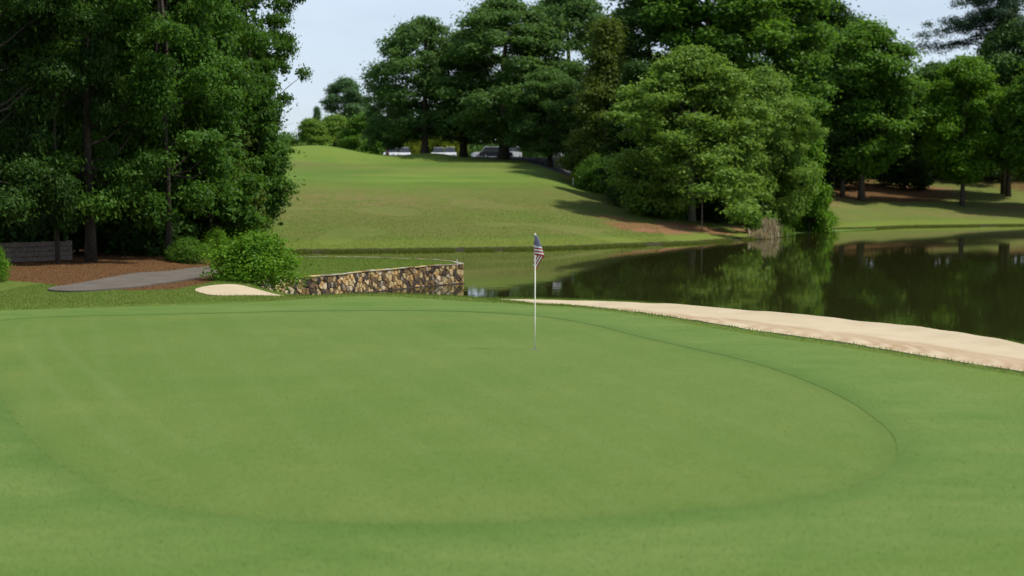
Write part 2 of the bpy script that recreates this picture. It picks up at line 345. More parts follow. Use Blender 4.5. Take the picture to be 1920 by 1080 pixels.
class MB:
    """simple mesh collector"""
    def __init__(s): s.v = []; s.f = []
    def add(s, V, Fc):
        b = len(s.v); s.v += [tuple(p) for p in V]; s.f += [tuple(b+i for i in f) for f in Fc]
    def box(s, c, d, rz=0, taper=1.0):
        x, y, z = c; a, b, h = (q/2 for q in d); V = []
        for k, t in ((-1, 1), (1, taper)):
            for i, j in ((-1, -1), (1, -1), (1, 1), (-1, 1)):
                X, Y = i*a*t, j*b*t; V.append((x+X*math.cos(rz)-Y*math.sin(rz), y+X*math.sin(rz)+Y*math.cos(rz), z+k*h))
        s.add(V, [(3, 2, 1, 0), (4, 5, 6, 7), (0, 1, 5, 4), (1, 2, 6, 5), (2, 3, 7, 6), (3, 0, 4, 7)])
    def tube(s, pts, rad, n=8, cap=True):
        pts = [Vector(p) for p in pts]; rings = []
        if not hasattr(rad, '__len__'): rad = [rad]*len(pts)
        V = []; 
        for i, p in enumerate(pts):
            d = (pts[min(i+1, len(pts)-1)]-pts[max(i-1, 0)]).normalized()
            u = d.orthogonal().normalized() if i == 0 else (u-d*u.dot(d)).normalized()
            v = d.cross(u)
            for k in range(n):
                a = 2*math.pi*k/n; V.append(p+(u*math.cos(a)+v*math.sin(a))*rad[i])
        Fc = [(i*n+k, i*n+(k+1) % n, (i+1)*n+(k+1) % n, (i+1)*n+k) for i in range(len(pts)-1) for k in range(n)]
        if cap: Fc += [tuple(range(n))[::-1], tuple((len(pts)-1)*n+k for k in range(n))]
        s.add(V, Fc)
    def prism(s, prof, y0, y1, axis='y', inset=0):
        """profile in (x,z) extruded along y"""
        n = len(prof); cx = sum(p[0] for p in prof)/n
        V = [(p[0], y0, p[1]) for p in prof]+[(p[0], y1, p[1]) for p in prof]
        s.add(V, [tuple(range(n)), tuple(range(2*n-1, n-1, -1))]+[(i, i+n, (i+1) % n+n, (i+1) % n) for i in range(n)])
    def mesh(s, name):
        me = bpy.data.meshes.new(name); me.from_pydata([tuple(p) for p in s.v], [], s.f); me.update(); return me
    def build(s, name, m, parent=None, smooth=False, bevel=0):
        me = s.mesh(name)
        bm = bmesh.new(); bm.from_mesh(me); bmesh.ops.recalc_face_normals(bm, faces=bm.faces)
        if bevel: bmesh.ops.bevel(bm, geom=bm.edges[:], offset=bevel, segments=2, affect='EDGES', profile=.6)
        bm.to_mesh(me); bm.free()
        return link(name, me, m, parent, smooth)

# ------------------------------------------------------------------ the ground
def axis(br):
    out = []
    for a, b, st in br: out.append(np.arange(a, b, st))
    out.append(np.array([br[-1][1]])); return np.concatenate(out)
gx = axis([(-320, -70, 12), (-70, -30, 1.4), (-30, -14, .55), (-14, 14, .3), (14, 30, .6), (30, 75, 1.1), (75, 330, 12)])
gy = axis([(-60, 4, 4), (4, 46, .3), (46, 62, .4), (62, 120, .55), (120, 165, .8), (165, 240, 2), (240, 700, 25)])
def ground():
    X, Y = np.meshgrid(gx, gy); Z = H(X, Y); nx, ny = len(gx), len(gy)
    for PP, dd, ww in ((SANDR, .16, .45), (SANDL, .12, .4), (GREEN, .05, .5), (FRINGE, .05, .5), (PATHP, .05, .5)):
        Z = Z-dd*sstep(.05, ww, sdist(X, Y, PP))*((Y < 60) & (Y > 0))
    x, y, z = X.ravel(), Y.ravel(), Z.ravel()
    i = np.arange(nx*ny).reshape(ny, nx)
    Q = np.stack([i[:-1, :-1], i[:-1, 1:], i[1:, 1:], i[1:, :-1]], -1).reshape(-1, 4)
    s = y-ys(x)
    hill = (s > 0) & (x > -40) & (x < 30)
    fair = sstep(27, 41, s+3*vnoise(x, y, 4, 25))*hill*(x < 16)*np.clip(.85+.6*vnoise(x*.6, y, 4, 21), 0, 1)
    dry = sstep(5, 9, s)*(1-sstep(26, 36, s))*np.clip(.55+.8*vnoise(x*.5, y*1.5, 4, 22), 0, 1)
    dry = np.maximum(dry, .8*((x > 27) & (s > 6))*np.clip(.6+.6*vnoise(x, y, 7, 23), 0, 1))
    dry = np.maximum(dry, .75*(s > 44)*(s < 58)*(np.abs(x+10) < 14)*np.clip(.4+vnoise(x, y, 4, 24), 0, 1))
    # olive-dry strip by the left edge of the green
    edge = sstep(.2, 1.5, s)*(1-sstep(4.5, 6.5, s))
    edge = np.maximum(edge, sstep(8, 16, s)*0)
    dirt = np.zeros_like(x)
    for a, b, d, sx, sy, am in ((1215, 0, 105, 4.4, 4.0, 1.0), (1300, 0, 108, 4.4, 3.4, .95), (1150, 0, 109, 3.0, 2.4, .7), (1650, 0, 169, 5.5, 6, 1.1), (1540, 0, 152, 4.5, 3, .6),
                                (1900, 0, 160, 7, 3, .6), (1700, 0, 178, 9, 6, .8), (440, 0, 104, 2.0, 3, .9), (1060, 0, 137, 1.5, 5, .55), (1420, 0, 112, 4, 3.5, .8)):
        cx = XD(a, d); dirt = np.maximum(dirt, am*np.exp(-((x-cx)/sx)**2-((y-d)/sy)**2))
    straw = np.maximum(sstep(-.3, .4, sdist(x, y, STRAW)), (x > 27)*sstep(9, 26, s)*np.clip(.55+.5*vnoise(x, y*1.3, 6, 51), 0, .8))  # on the upper right bank this litter brown also paints in tree shade
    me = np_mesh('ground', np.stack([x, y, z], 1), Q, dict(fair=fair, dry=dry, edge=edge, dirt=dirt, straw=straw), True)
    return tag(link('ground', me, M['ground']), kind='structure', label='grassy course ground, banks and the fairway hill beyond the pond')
# pine straw under the left trees
STRAW = np.array([G(-60, 520, 0), G(60, 528, 0), G(150, 541, 0), G(250, 545, 0), G(330, 543, 0), G(400, 530, 0), (-10.2, 47), (-11.5, 56), (-13, 70), (-19, 84), (-40, 100), (-90, 100), (-90, 50), (-40, 42)])
ground()

def sheet(name, P, step, off, m, label=None, holes=(), attrs=None, zf=None, skirt=.05, zadd=None):
    P = np.asarray(P, float); x0, y0 = P.min(0)-step; x1, y1 = P.max(0)+step
    ax = np.arange(x0, x1, step); ay = np.arange(y0, y1, step); X, Y = np.meshgrid(ax, ay); x, y = X.ravel().copy(), Y.ravel().copy()
    s, qx, qy = sdist(x, y, P, True)
    for hp in holes:
        s2, hx, hy = sdist(x, y, hp, True); k = -s2 < s; s = np.where(k, -s2, s); qx = np.where(k, hx, qx); qy = np.where(k, hy, qy)
    snap = (s < step*.33); 
    i = np.arange(len(x)).reshape(len(ay), len(ax)); Q = np.stack([i[:-1, :-1], i[:-1, 1:], i[1:, 1:], i[1:, :-1]], -1).reshape(-1, 4)
    keep = (s[Q] > step*.33).any(1); Q = Q[keep]
    x = np.where(snap, qx, x); y = np.where(snap, qy, y)
    used = np.unique(Q); mp_ = np.full(len(x), -1); mp_[used] = np.arange(len(used)); Q = mp_[Q]; x, y = x[used], y[used]
    z = (zf or H)(x, y)+off
    if zadd is not None: z = z+zadd(x, y)
    at = {k: f(x, y) for k, f in (attrs or {}).items()}
    me = np_mesh(name, np.stack([x, y, z], 1), Q, at, True)
    if skirt:
        bm = bmesh.new(); bm.from_mesh(me); be = [e for e in bm.edges if e.is_boundary]
        r = bmesh.ops.extrude_edge_only(bm, edges=be)
        for e in be: e.smooth = False
        for v in r['geom']:
            if isinstance(v, bmesh.types.BMVert): v.co.z -= skirt
        bm.to_mesh(me); bm.free()
    return tag(link(name, me, m), label=label, kind='structure')
sheet('putting_green', GREEN, .22, .016, M['green'], 'smooth putting green with the flagstick in its hole', attrs=dict(ring=lambda x, y: np.where(x < -3.2, sdist(x, y, GREEN), 9), edge_in=lambda x, y: sdist(x, y, GREEN)))
sheet('fringe', FRINGE, .22, .021, M['fringe'], 'longer collar of grass round the putting green', holes=[GREEN], skirt=.03, attrs=dict(ring=lambda x, y: -sdist(x, y, GREEN)))
def rake(x, y):
    out = np.zeros_like(x)
    for k in range(15):
        a = G(1215+k*72+random.uniform(-14, 14), 592+k*9.5, -.3); c = (a[0]-.9, a[1]+.3); R = .95+.2*random.random()
        for rr in (R, R-.33):
            d = np.hypot(x-c[0], (y-c[1])*.55)-rr; out = np.maximum(out, np.exp(-(d/.13)**2)*sstep(.0, .5, (x-c[0])/rr))
    return out*np.clip(.75+.5*vnoise(x, y, .8, 31), 0, 1)
sheet('sand_bunker', SANDR, .10, .012, M['sand'], 'long raked sand bunker between the green and the pond', attrs=dict(rake=rake), skirt=.06,
      zadd=lambda x, y: .018*vnoise(x, y, .35, 8)-.03*rake(x, y))
sheet('sand_bunker', SANDL, .12, .012, M['sand'], 'small pale sand bunker by the round bush', attrs=dict(rake=lambda x, y: 0*x), zadd=lambda x, y: .012*vnoise(x, y, .3, 8))
sheet('cart_path', PATHP, .3, .05, M['path'], 'grey paved cart path curving past the bush into the trees')
PATH2 = smooth_poly([(-11.6, 50.5), (-11.3, 47.2), (-10.2, 48.5), (-10.4, 54), (-12.3, 62), (-14.2, 62), (-12.6, 54)], 4)
LOT = smooth_poly([(2.3, 143.5), (6.5, 140.5), (9.5, 141), (12, 147), (14, 156), (14, 190), (-27, 190), (-27, 172), (-14, 166), (-5, 158), (1, 152)], 3)
sheet('car_park', LOT, 1.2, .05, M['asph'], 'dark asphalt car park behind the crest of the hill', skirt=.2)
lawn = sheet('peninsula_lawn', PENIN, .25, .022, M['ground'], 'flat grass lawn held by the stone retaining wall', zf=lambda x, y: plateau(x, y, np.full_like(x, 9.)), skirt=.25,
             attrs=dict(fair=lambda x, y: np.full_like(x, .55), dry=lambda x, y: .35*np.clip(.3+vnoise(x, y, 3, 2), 0, 1), edge=lambda x, y: np.full_like(x, .25), dirt=lambda x, y: 0*x, straw=lambda x, y: 0*x))
# pond
wm = np_mesh('pond', [(-60, 5, WATER), (330, 5, WATER), (330, 200, WATER), (-60, 200, WATER)], [(0, 1, 2, 3)])
tag(link('pond', wm, M['water']), kind='structure', label='still dark pond reflecting the trees')

# ------------------------------------------------------------------ blades of grass
def blades(name, x, y, z, h, wd, m, label, lean=.35):
    n = len(x); a = RNG.uniform(0, 6.28, n); hh = h*RNG.uniform(.5, 1.25, n); b = RNG.uniform(0, 6.28, n)
    dx, dy = np.cos(a)*wd, np.sin(a)*wd; lx, ly = np.cos(b)*hh*lean*RNG.random(n), np.sin(b)*hh*lean*RNG.random(n)
    V = np.empty((n, 3, 3)); V[:, 0] = np.stack([x-dx, y-dy, z-.01], 1); V[:, 1] = np.stack([x+dx, y+dy, z-.01], 1); V[:, 2] = np.stack([x+lx, y+ly, z+hh], 1)
    me = np_mesh(name, V.reshape(-1, 3), np.arange(3*n).reshape(-1, 3), dict(v=np.repeat(RNG.random(n), 3)))
    return tag(link(name, me, m), label, 'grass', kind='stuff')
def scatter(P, n, cond=None):
    P = np.asarray(P); x = RNG.uniform(P[:, 0].min(), P[:, 0].max(), n*3); y = RNG.uniform(P[:, 1].min(), P[:, 1].max(), n*3); k = sdist(x, y, P) > 0
    if cond is not None: k &= cond(x, y)
    return x[k][:n], y[k][:n]
CREST = np.array([(-15, 30), (-8, 34), (5, 33), (9, 22), (11, 14), (12.5, 12), (14, 20), (12.5, 27), (9.5, 33.2), (6.5, 37), (2, 40.5), (-3.5, 41.5), (-7.5, 45), (-12, 44), (-15, 40)])
x, y = scatter(CREST, 120000, lambda x, y: (sdist(x, y, FRINGE) < .05) & (sdist(x, y, SANDR) < 0) & (sdist(x, y, SANDL) < 0) & (sdist(x, y, PATHP) < 0) & (sdist(x, y, NEAR) > .3) & (sdist(x, y, STRAW) < 0))
blades('rough_grass', x, y, H(x, y), .055, .006, M['lf_rough'], 'rough grass along the crest behind the green and round the bunkers')
def near_pts(n, y0, y1, P, inside=True):
    y = y0*(y1/y0)**RNG.random(n); x = RNG.uniform(-.46, .46, n)*y; k = sdist(x, y, P) > .05 if inside else sdist(x, y, P) < .03
    return x[k], y[k]
x, y = near_pts(230000, 9, 30, GREEN)
blades('green_turf', x, y, H(x, y)+.016, .010, .004, M['lf_turf'], 'finely cut blades of the putting green', .9)
x, y = near_pts(170000, 7.5, 34, GREEN, False); k = (sdist(x, y, FRINGE) > .05); x, y = x[k], y[k]
blades('fringe_turf', x, y, H(x, y)+.021, .012, .005, M['lf_turf'], 'short blades of the collar round the putting green', .8)
a_ = SANDR[RNG.integers(0, len(SANDR), 9000)]; x = a_[:, 0]+RNG.normal(0, .28, 9000); y = a_[:, 1]+RNG.normal(0, .28, 9000); k = (sdist(x, y, SANDR) < .06) & (sdist(x, y, NEAR) > .2); x, y = x[k], y[k]
blades('bunker_edge_grass', x, y, H(x, y)+.01, .05, .006, M['lf_rough'], 'longer grass blades round the lip of the long bunker')
x, y = scatter(STRAW, 60000, lambda x, y: (y < 66) & (x > -26))
blades('pine_straw', x, y, H(x, y)+.01, .05, .012, M['lf_straw'], 'fallen pine needles and leaves under the left woods', 2.5)
# tufts along the far waterline
x = RNG.uniform(-22, 62, 26000); y = ys(x)+np.abs(RNG.normal(0, .35, len(x)))-.1; h_ = .16
k = vnoise(x, y, .9, 41) > -.35; x, y = x[k], y[k]
blades('bank_grass', x, y, H(x, y), .17, .02, M['lf_blade'], 'tufts of grass hanging along the far waterline')
x, y = scatter(PENIN, 30000); blades('lawn_grass', x, y, plateau(x, y, np.full_like(x, 9.))+.022, .045, .010, M['lf_rough'], 'grass blades on the flat lawn behind the stone wall', .7)
# hillside rough
x = RNG.uniform(-22, 12, 110000); s_ = RNG.uniform(2, 36, len(x)); y = ys(x)+s_; k = (RNG.random(len(x)) < .9-sstep(12, 36, s_)) & (vnoise(x, y*1.4, 2.5, 61) > -.3); x, y = x[k], y[k]
blades('hill_grass', x, y, H(x, y), .06, .016, M['lf_blade'], 'short tufted grass on the hillside above the pond', .6)

# ------------------------------------------------------------------ stone retaining wall
def path_fn(P):
    P = [Vector((*p, 0)) for p in P]; S = [0]
    for a, b in zip(P, P[1:]): S.append(S[-1]+(b-a).length)
    def f(s):
        s = min(max(s, 0), S[-1]-1e-6)
        for i in range(len(P)-1):
            if s <= S[i+1]:
                t = (s-S[i])/(S[i+1]-S[i]); d = (P[i+1]-P[i]).normalized()
                return P[i].lerp(P[i+1], t), d
    return f, S[-1]
wp = [tuple(p) for p in PENIN[:6]]; fW, LW = path_fn([(-10.2, 45.6)]+wp)
TOPZ = -.35
wall = empty('retaining_wall', (wp[-1][0], wp[-1][1], WATER), 'mortared fieldstone retaining wall rising from the water below the lawn', 'wall')
W0 = Vector(wall.location)
def Wp(s, h, dep):
    p, d = fW(s); n = Vector((d.y, -d.x, 0)); return (p.x+n.x*dep-W0.x, p.y+n.y*dep-W0.y, h-W0.z)
def core(f, Ln, top, bot, th, name, side=1):
    mb = MB(); V = []; n = 26
    for i in range(n+1):
        p, d = f(Ln*i/n); q = Vector((d.y, -d.x, 0))*side
        for dep, h in ((0, bot), (0, top), (-th, top), (-th, bot)): V.append((p.x+q.x*dep-W0.x, p.y+q.y*dep-W0.y, h-W0.z))
    Fc = [(i*4+k, i*4+(k+1) % 4, (i+1)*4+(k+1) % 4, (i+1)*4+k) for i in range(n) for k in range(4)]+[(0, 1, 2, 3), (n*4+3, n*4+2, n*4+1, n*4)]
    mb.add(V, Fc); return mb.build(name, M['mortar'], wall)
core(fW, LW, TOPZ, -1.9, .32, 'mortar')
fp = [tuple(p) for p in PENIN[5:12]]; fF, LF = path_fn(fp)
core(fF, LF, TOPZ+.005, -1.88, .30, 'mortar')
# fieldstones: jittered cells of the wall face
def clip(poly, a, b):
    """keep the half of poly nearer to a than b"""
    mx_, my_ = (a[0]+b[0])/2, (a[1]+b[1])/2; nx, ny = b[0]-a[0], b[1]-a[1]; out = []
    for i in range(len(poly)):
        p, q = poly[i], poly[(i+1) % len(poly)]; dp = (p[0]-mx_)*nx+(p[1]-my_)*ny; dq = (q[0]-mx_)*nx+(q[1]-my_)*ny
        if dp <= 0: out.append(p)
        if dp*dq < 0:
            t = dp/(dp-dq); out.append((p[0]+t*(q[0]-p[0]), p[1]+t*(q[1]-p[1])))
    return out
rs = random.Random(5); seeds = []
tries = 0
while tries < 14000:
    tries += 1
    q = (rs.uniform(0, LW), rs.uniform(-1.36, TOPZ)); r = rs.choice((.09, .12, .15, .18, .24))
    if all(((q[0]-a[0])/.86)**2+((q[1]-a[1])/1.5)**2 > (.5*(r+a[2]))**2*1.35 for a in seeds): seeds.append((q[0], q[1], r))
seeds = seeds[:]
mats = ['stone_brown', 'stone_tan', 'stone_tan', 'stone_tan', 'stone_orange', 'stone_dark', 'stone_pale', 'stone_dark', 'stone_brown', 'stone_tan', 'stone_dark', 'stone_greyish', 'stone_umber', 'stone_umber', 'stone_brown']
ns = 0
for a in seeds:
    if a[0] < 1.0: continue
    poly = [(max(0, a[0]-.6), -1.42), (min(LW, a[0]+.6), -1.42), (min(LW, a[0]+.6), TOPZ-.02), (max(0, a[0]-.6), TOPZ-.02)]
    for b in seeds:
        if b is not a and abs(b[0]-a[0]) < 1.2: poly = clip(poly, a, b)
        if len(poly) < 3: break
    if len(poly) < 3: continue
    cx = sum(p[0] for p in poly)/len(poly); cy = sum(p[1] for p in poly)/len(poly); dep = rs.uniform(.035, .085); g = .014
    def ins(f, e):
        out = []
        for p in poly:
            dx, dy = p[0]-cx, p[1]-cy; l = math.hypot(dx, dy)+1e-6; k = max(.3, (l-e)/l)*f; out.append((cx+dx*k, cy+dy*k))
        return out
    n = len(poly); r0, r1 = ins(1, g), ins(.84, g+.008); jit = [rs.uniform(-.012, .012) for _ in range(n)]
    V = [Wp(p[0], p[1], .002) for p in r0]+[Wp(p[0], p[1], dep*.75+j*.5) for p, j in zip(r0, jit)]+[Wp(p[0]+rs.uniform(-.008, .008), p[1], dep+j) for p, j in zip(r1, jit)]
    Fc = [(i, (i+1) % n, n+(i+1) % n, n+i) for i in range(n)]+[(n+i, n+(i+1) % n, 2*n+(i+1) % n, 2*n+i) for i in range(n)]+[tuple(range(2*n, 3*n))]
    mb = MB(); mb.add(V, Fc); mb.build('stone', M[rs.choice(mats)], wall); ns += 1
print('stones', ns)
fo = MB(); V = []  # dark strip added for the algae band of wet stones at the waterline
for i in range(41):
    for dep, h in ((.0, -1.24), (.11, -1.24), (.115, -1.165), (.0, -1.155)): V.append(Wp(LW*i/40, h+.008*math.sin(i*2.3), dep+.008*math.sin(i*1.9)))
fo.add(V, [(i*4+k, i*4+(k+1) % 4, (i+1)*4+(k+1) % 4, (i+1)*4+k) for i in range(40) for k in range(4)]+[(0, 1, 2, 3), (163, 162, 161, 160)])
fo.build('waterline_band', M['stone_dark'], wall)
# end stones at the corner and the thin coping
def coping(f, Ln, s0, wd, side):
    s = s0
    while s < Ln-.05:
        l = min(rs.uniform(.32, .6), Ln-s); e = s+l-.015; V = []; t = rs.uniform(.018, .04); o = rs.uniform(.075, .10); dz = rs.uniform(-.006, .008)
        for ss in (s, e):
            p, d = f(ss); n = Vector((d.y, -d.x, 0))*side
            for dep, h in ((o, 0), (o-.008, t), (-wd, t), (-wd, 0)): V.append((p.x+n.x*dep-W0.x, p.y+n.y*dep-W0.y, TOPZ+.008+dz+h-W0.z))
        mb = MB(); mb.add(V, [(0, 1, 2, 3), (7, 6, 5, 4)]+[(k, k+4, (k+1) % 4+4, (k+1) % 4) for k in range(4)]); mb.build('coping_stone', M[rs.choice(('cap', 'cap', 'stone_tan', 'stone_brown', 'stone_greyish'))], wall); s += l
coping(fW, LW, .9, .12, 1); coping(fF, LF, 0.25, .13, 1)

# stake on the wall corner
p = G(857, 497, -.33); st = empty('marker_stake', (p[0], p[1], -.345), 'short white stake standing on the lawn corner of the stone wall', 'stake')
mb = MB(); mb.tube([(0, 0, 0), (0, 0, .25)], .018, 8); mb.build('post', M['white'], st); mb = MB(); mb.tube([(0, 0, .25), (0, 0, .27)], [.024, .015], 8); mb.build('cap', M['cap'], st)

# ------------------------------------------------------------------ flagstick and hole
fpx = G(1003, 657, .0); FZ = hz(*fpx)+.016
cup = MB(); N = 24
V = [(math.cos(2*math.pi*i/N)*r, math.sin(2*math.pi*i/N)*r, h) for r, h in ((.068, .004), (.054, .006), (.052, .0025)) for i in range(N)]
cup.add(V, [(i, (i+1) % N, N+(i+1) % N, N+i) for i in range(N)]+[(N+i, N+(i+1) % N, 2*N+(i+1) % N, 2*N+i) for i in range(N)])
ho = empty('golf_hole', (*fpx, FZ), 'round hole cut in the green at the foot of the flagstick', 'hole')
cup.build('rim', M['cup'], ho)
mb = MB(); mb.add([(math.cos(2*math.pi*i/N)*.0525, math.sin(2*math.pi*i/N)*.0525, .003) for i in range(N)], [tuple(range(N))]); mb.build('cup', M['black'], ho)
fs = empty('flagstick', (*fpx, FZ), 'white golf flagstick with a drooping stars and stripes flag standing in the hole', 'flagstick')
mb = MB(); mb.tube([(0, 0, 0), (0, 0, .5), (.002, 0, 2.10)], [.012, .011, .010], 12); mb.build('pole', M['pole'], fs, True)
mb = MB(); mb.tube([(.002, 0, 2.10), (.002, 0, 2.125), (.002, 0, 2.14), (.002, 0, 2.155)], [.013, .02, .017, .006], 12); mb.build('finial', M['pole'], fs, True)
def b_flag(n):
    u = n.attr('u'); v = n.attr('w')        # u along fly 0..1, w down hoist 0..1
    st = n.math('MODULO', n.math('FLOOR', n.math('MULTIPLY', v, 12.999), 0), 2)
    c = n.mix(st, (.36, .004, .022), (.9, .88, .88))
    can = n.math('MULTIPLY', n.math('LESS_THAN', u, .4), n.math('LESS_THAN', v, 7/13))
    # five-by-nine rows of stars as small round dots on a staggered grid
    def dots(ou, ov):
        fu = n.math('SUBTRACT', n.math('FRACT', n.math('ADD', n.math('MULTIPLY', u, 15.0), ou), 0), .5); fv = n.math('SUBTRACT', n.math('FRACT', n.math('ADD', n.math('MULTIPLY', v, 9.3), ov), 0), .5)
        return n.math('LESS_THAN', n.math('ADD', n.math('MULTIPLY', fu, fu), n.math('MULTIPLY', fv, fv)), .035)
    s = n.math('MAXIMUM', dots(0, 0), dots(.5, .5))
    c = n.mix(can, c, n.mix(s, (.006, .012, .13), (.85, .85, .9)))
    b = n.bsdf(c, .8, .15); 
    t = n.add('ShaderNodeBsdfTranslucent'); n.link(c, t.inputs[0]); x = n.add('ShaderNodeMixShader'); x.inputs[0].default_value = .25
    n.link(b.outputs[0], x.inputs[1]); n.link(t.outputs[0], x.inputs[2]); n.link(x.outputs[0], n.out.inputs[0])
nu, nv = 44, 27; V = []; U = []; W_ = []
HO, FL = .355, .51
for j in range(nv):
    v = j/(nv-1)*HO
    L1 = .055+.125*(v/HO)**.9
    for i in range(nu):
        u = i/(nu-1)*FL
        rip = .016*math.sin(u*28+v*9)*min(1, u/.06)
        if u < L1: xx = u*.97; zz = -v-u*.14; yy = rip*.6-.01*math.sin(u/L1*3.14)
        else:
            r = u-L1; tr = min(1, r/.05); xx = L1*.97+.012*math.sin(min(r, .03)/.03*3.14/1)-r*.46*tr-.0; zz = -v-L1*.14-r*(.80 if v > .1 else .86); yy = .022*tr+rip*.7
            xx = max(xx, -.012+.02*math.sin(r*30)*.3)
        V.append((xx-.012, yy-.018, 2.115+zz)); U.append(i/(nu-1)); W_.append(j/(nv-1))
Q = [(j*nu+i, j*nu+i+1, (j+1)*nu+i+1, (j+1)*nu+i) for j in range(nv-1) for i in range(nu-1)]
me = np_mesh('flag', V, Q, dict(u=U, w=W_), True); link('flag', me, mat('flag_cloth', b_flag), fs)

# ------------------------------------------------------------------ trees
def leaves_mesh(name, puffs, n, leaf, seed=0, droop=0., narrow=.55):
    r = np.random.default_rng(seed); P = np.array([p[:3] for p in puffs]); R = np.array([p[3:6] for p in puffs])
    wgt = (R[:, 0]*R[:, 1])**1.0; wgt /= wgt.sum(); idx = r.choice(len(P), n, p=wgt)
    d = r.normal(size=(n, 3)); d /= np.linalg.norm(d, axis=1)[:, None]
    flip = (d[:, 2] < 0) & (r.random(n) < .45); d[flip, 2] *= -1
    rad = 1-.45*r.random(n)**1.6; rad *= 1+.25*r.normal(size=n); rad *= np.where(r.random(n) < .14, r.uniform(1.1, 1.7, n), 1)
    C = P[idx]+d*R[idx]*rad[:, None]
    nn = d*.55+np.array([0, 0, .45])+r.normal(size=(n, 3))*.55; nn /= np.linalg.norm(nn, axis=1)[:, None]
    t = np.cross(nn, r.normal(size=(n, 3))); t /= np.linalg.norm(t, axis=1)[:, None]; t[:, 2] -= droop; b = np.cross(nn, t)
    s = leaf*r.uniform(.6, 1.35, n)[:, None]
    V = np.empty((n, 4, 3)); V[:, 0] = C-t*s; V[:, 1] = C-b*s*narrow+nn*s*.12; V[:, 2] = C+t*s; V[:, 3] = C+b*s*narrow+nn*s*.12
    pv = r.random(len(P)); v = np.clip(.55*r.random(n)+.45*pv[idx], 0, 1)
    return np_mesh(name, V.reshape(-1, 3), np.arange(4*n).reshape(-1, 4), dict(v=np.repeat(v, 4)))
PROF = dict(round=([0, .08, .3, .55, .8, .95, 1], [.30, .72, .98, 1, .78, .42, .1]),
            oak=([0, .1, .3, .5, .75, .92, 1], [.45, .85, 1, .95, .74, .42, .12]),
            cone=([0, .1, .3, .6, .85, 1], [.75, 1, .86, .55, .26, .05]),
            column=([0, .1, .4, .7, .9, 1], [.6, .9, 1, .9, .55, .15]),
            dome=([0, .15, .4, .65, .85, 1], [.92, 1, .97, .82, .52, .15]))
def make_crown(shape, R, z0, z1, npuff, seed, pr=(.15, .30), flat=.7, lump=.14, inner=.45):
    r = random.Random(seed); ph = [r.uniform(0, 6.28) for _ in range(4)]; out = []
    xs, yy = PROF[shape]
    for i in range(npuff):
        t = (i+.5)/npuff if r.random() < .8 else r.random(); t = t**.92
        e = float(np.interp(t, xs, yy)); a = r.uniform(0, 6.283)
        lob = 1+lump*math.sin(2*a+ph[0]+3*t)+lump*math.sin(3*a+ph[1]-4*t)+.08*r.gauss(0, 1)
        p = (pr[0]+(pr[1]-pr[0])*r.random())*R
        rr = max(0, e*R*lob-p*.8)*(inner+(1-inner)*math.sqrt(r.random()))
        out.append((rr*math.cos(a), rr*math.sin(a), z0+t*(z1-z0)-p*.3*(t > .9), p*r.uniform(.9, 1.25), p*r.uniform(.9, 1.25), p*flat*r.uniform(.8, 1.15)))
    return out
def make_trunk(puffs, z1, r0, nlimb, seed, lean=(0, 0), z0=-.3, fork=.25):
    r = random.Random(seed+99); mb = MB(); pts = []; rad = []
    for i in range(9):
        t = i/8; pts.append((lean[0]*t+.12*math.sin(i*1.7+seed)*t*2, lean[1]*t+.12*math.cos(i*1.3+seed)*t*2, z0+(z1-z0)*t)); rad.append(r0*(1.35 if i == 0 else 1)*(1-.82*t))
    mb.tube(pts, rad, 9)
    for p in r.sample(puffs, min(nlimb, len(puffs))):
        hb = max(z1*fork, min(p[2]-.35*math.hypot(p[0], p[1])-.3, z1*.92)); t = hb/z1; k = min(8, max(0, t*8)); i = int(k); i = min(i, 7); f = k-i
        a = Vector(pts[i]).lerp(Vector(pts[i+1]), f); e = Vector(p[:3]); m1 = a.lerp(e, .45)+Vector((r.uniform(-.3, .3), r.uniform(-.3, .3), -.08*(e-a).length)); ra = r0*(1-.8*t)*.45
        mb.tube([a, a.lerp(m1, .5), m1, m1.lerp(e, .5)+Vector((0, 0, .1)), e], [ra, ra*.75, ra*.55, ra*.35, ra*.12], 5, False)
    return mb
PROTO = {}
def proto(key, shape, R, z0, z1, npuff, n, leaf, seed, trunk_r=.3, nlimb=14, **kw):
    pf = make_crown(shape, R, z0, z1, npuff, seed, **kw)
    cm = leaves_mesh(key+'_crown', pf, n, leaf, seed); tm = make_trunk(pf, z1*.93, trunk_r, nlimb, seed).mesh(key+'_trunk'); tm.shade_smooth()
    PROTO[key] = (cm, tm, R, z1)
proto('oak_a', 'oak', 6.5, 2.2, 16, 120, 46000, .17, 1, .42, 24, pr=(.10, .21), lump=.12)
proto('oak_b', 'oak', 6.8, 2.2, 18.5, 150, 62000, .17, 2, .45, 26, pr=(.10, .21), lump=.12)
proto('maple', 'dome', 5.9, .3, 14, 210, 84000, .15, 3, .3, 20, pr=(.09, .22), flat=.65, lump=.2)
proto('poplar', 'column', 4.9, 3, 24, 105, 64000, .19, 4, .35, 20, pr=(.17, .30), flat=.75)
proto('cedar', 'cone', 4.2, .9, 14, 170, 56000, .14, 5, .22, 22, pr=(.12, .24), flat=.7, lump=.2)
proto('round', 'round', 5.3, 3.2, 17.5, 105, 58000, .18, 6, .3, 18, pr=(.15, .28))
proto('wood_a', 'column', 5.4, 2.6, 20, 82, 70000, .12, 7, .32, 26, pr=(.13, .25), flat=.5, inner=.75, lump=.22)
proto('wood_b', 'column', 5.0, 1.8, 17, 78, 64000, .12, 8, .19, 24, pr=(.13, .25), flat=.5, inner=.75, lump=.22)
proto('edge', 'column', 4.1, 4.6, 18, 100, 62000, .10, 9, .25, 30, pr=(.12, .22), flat=.5, lump=.22)
proto('shrub', 'dome', 1.0, .02, 1.0, 60, 15000, .036, 10, .03, 12, pr=(.20, .36), flat=.85, lump=.06)
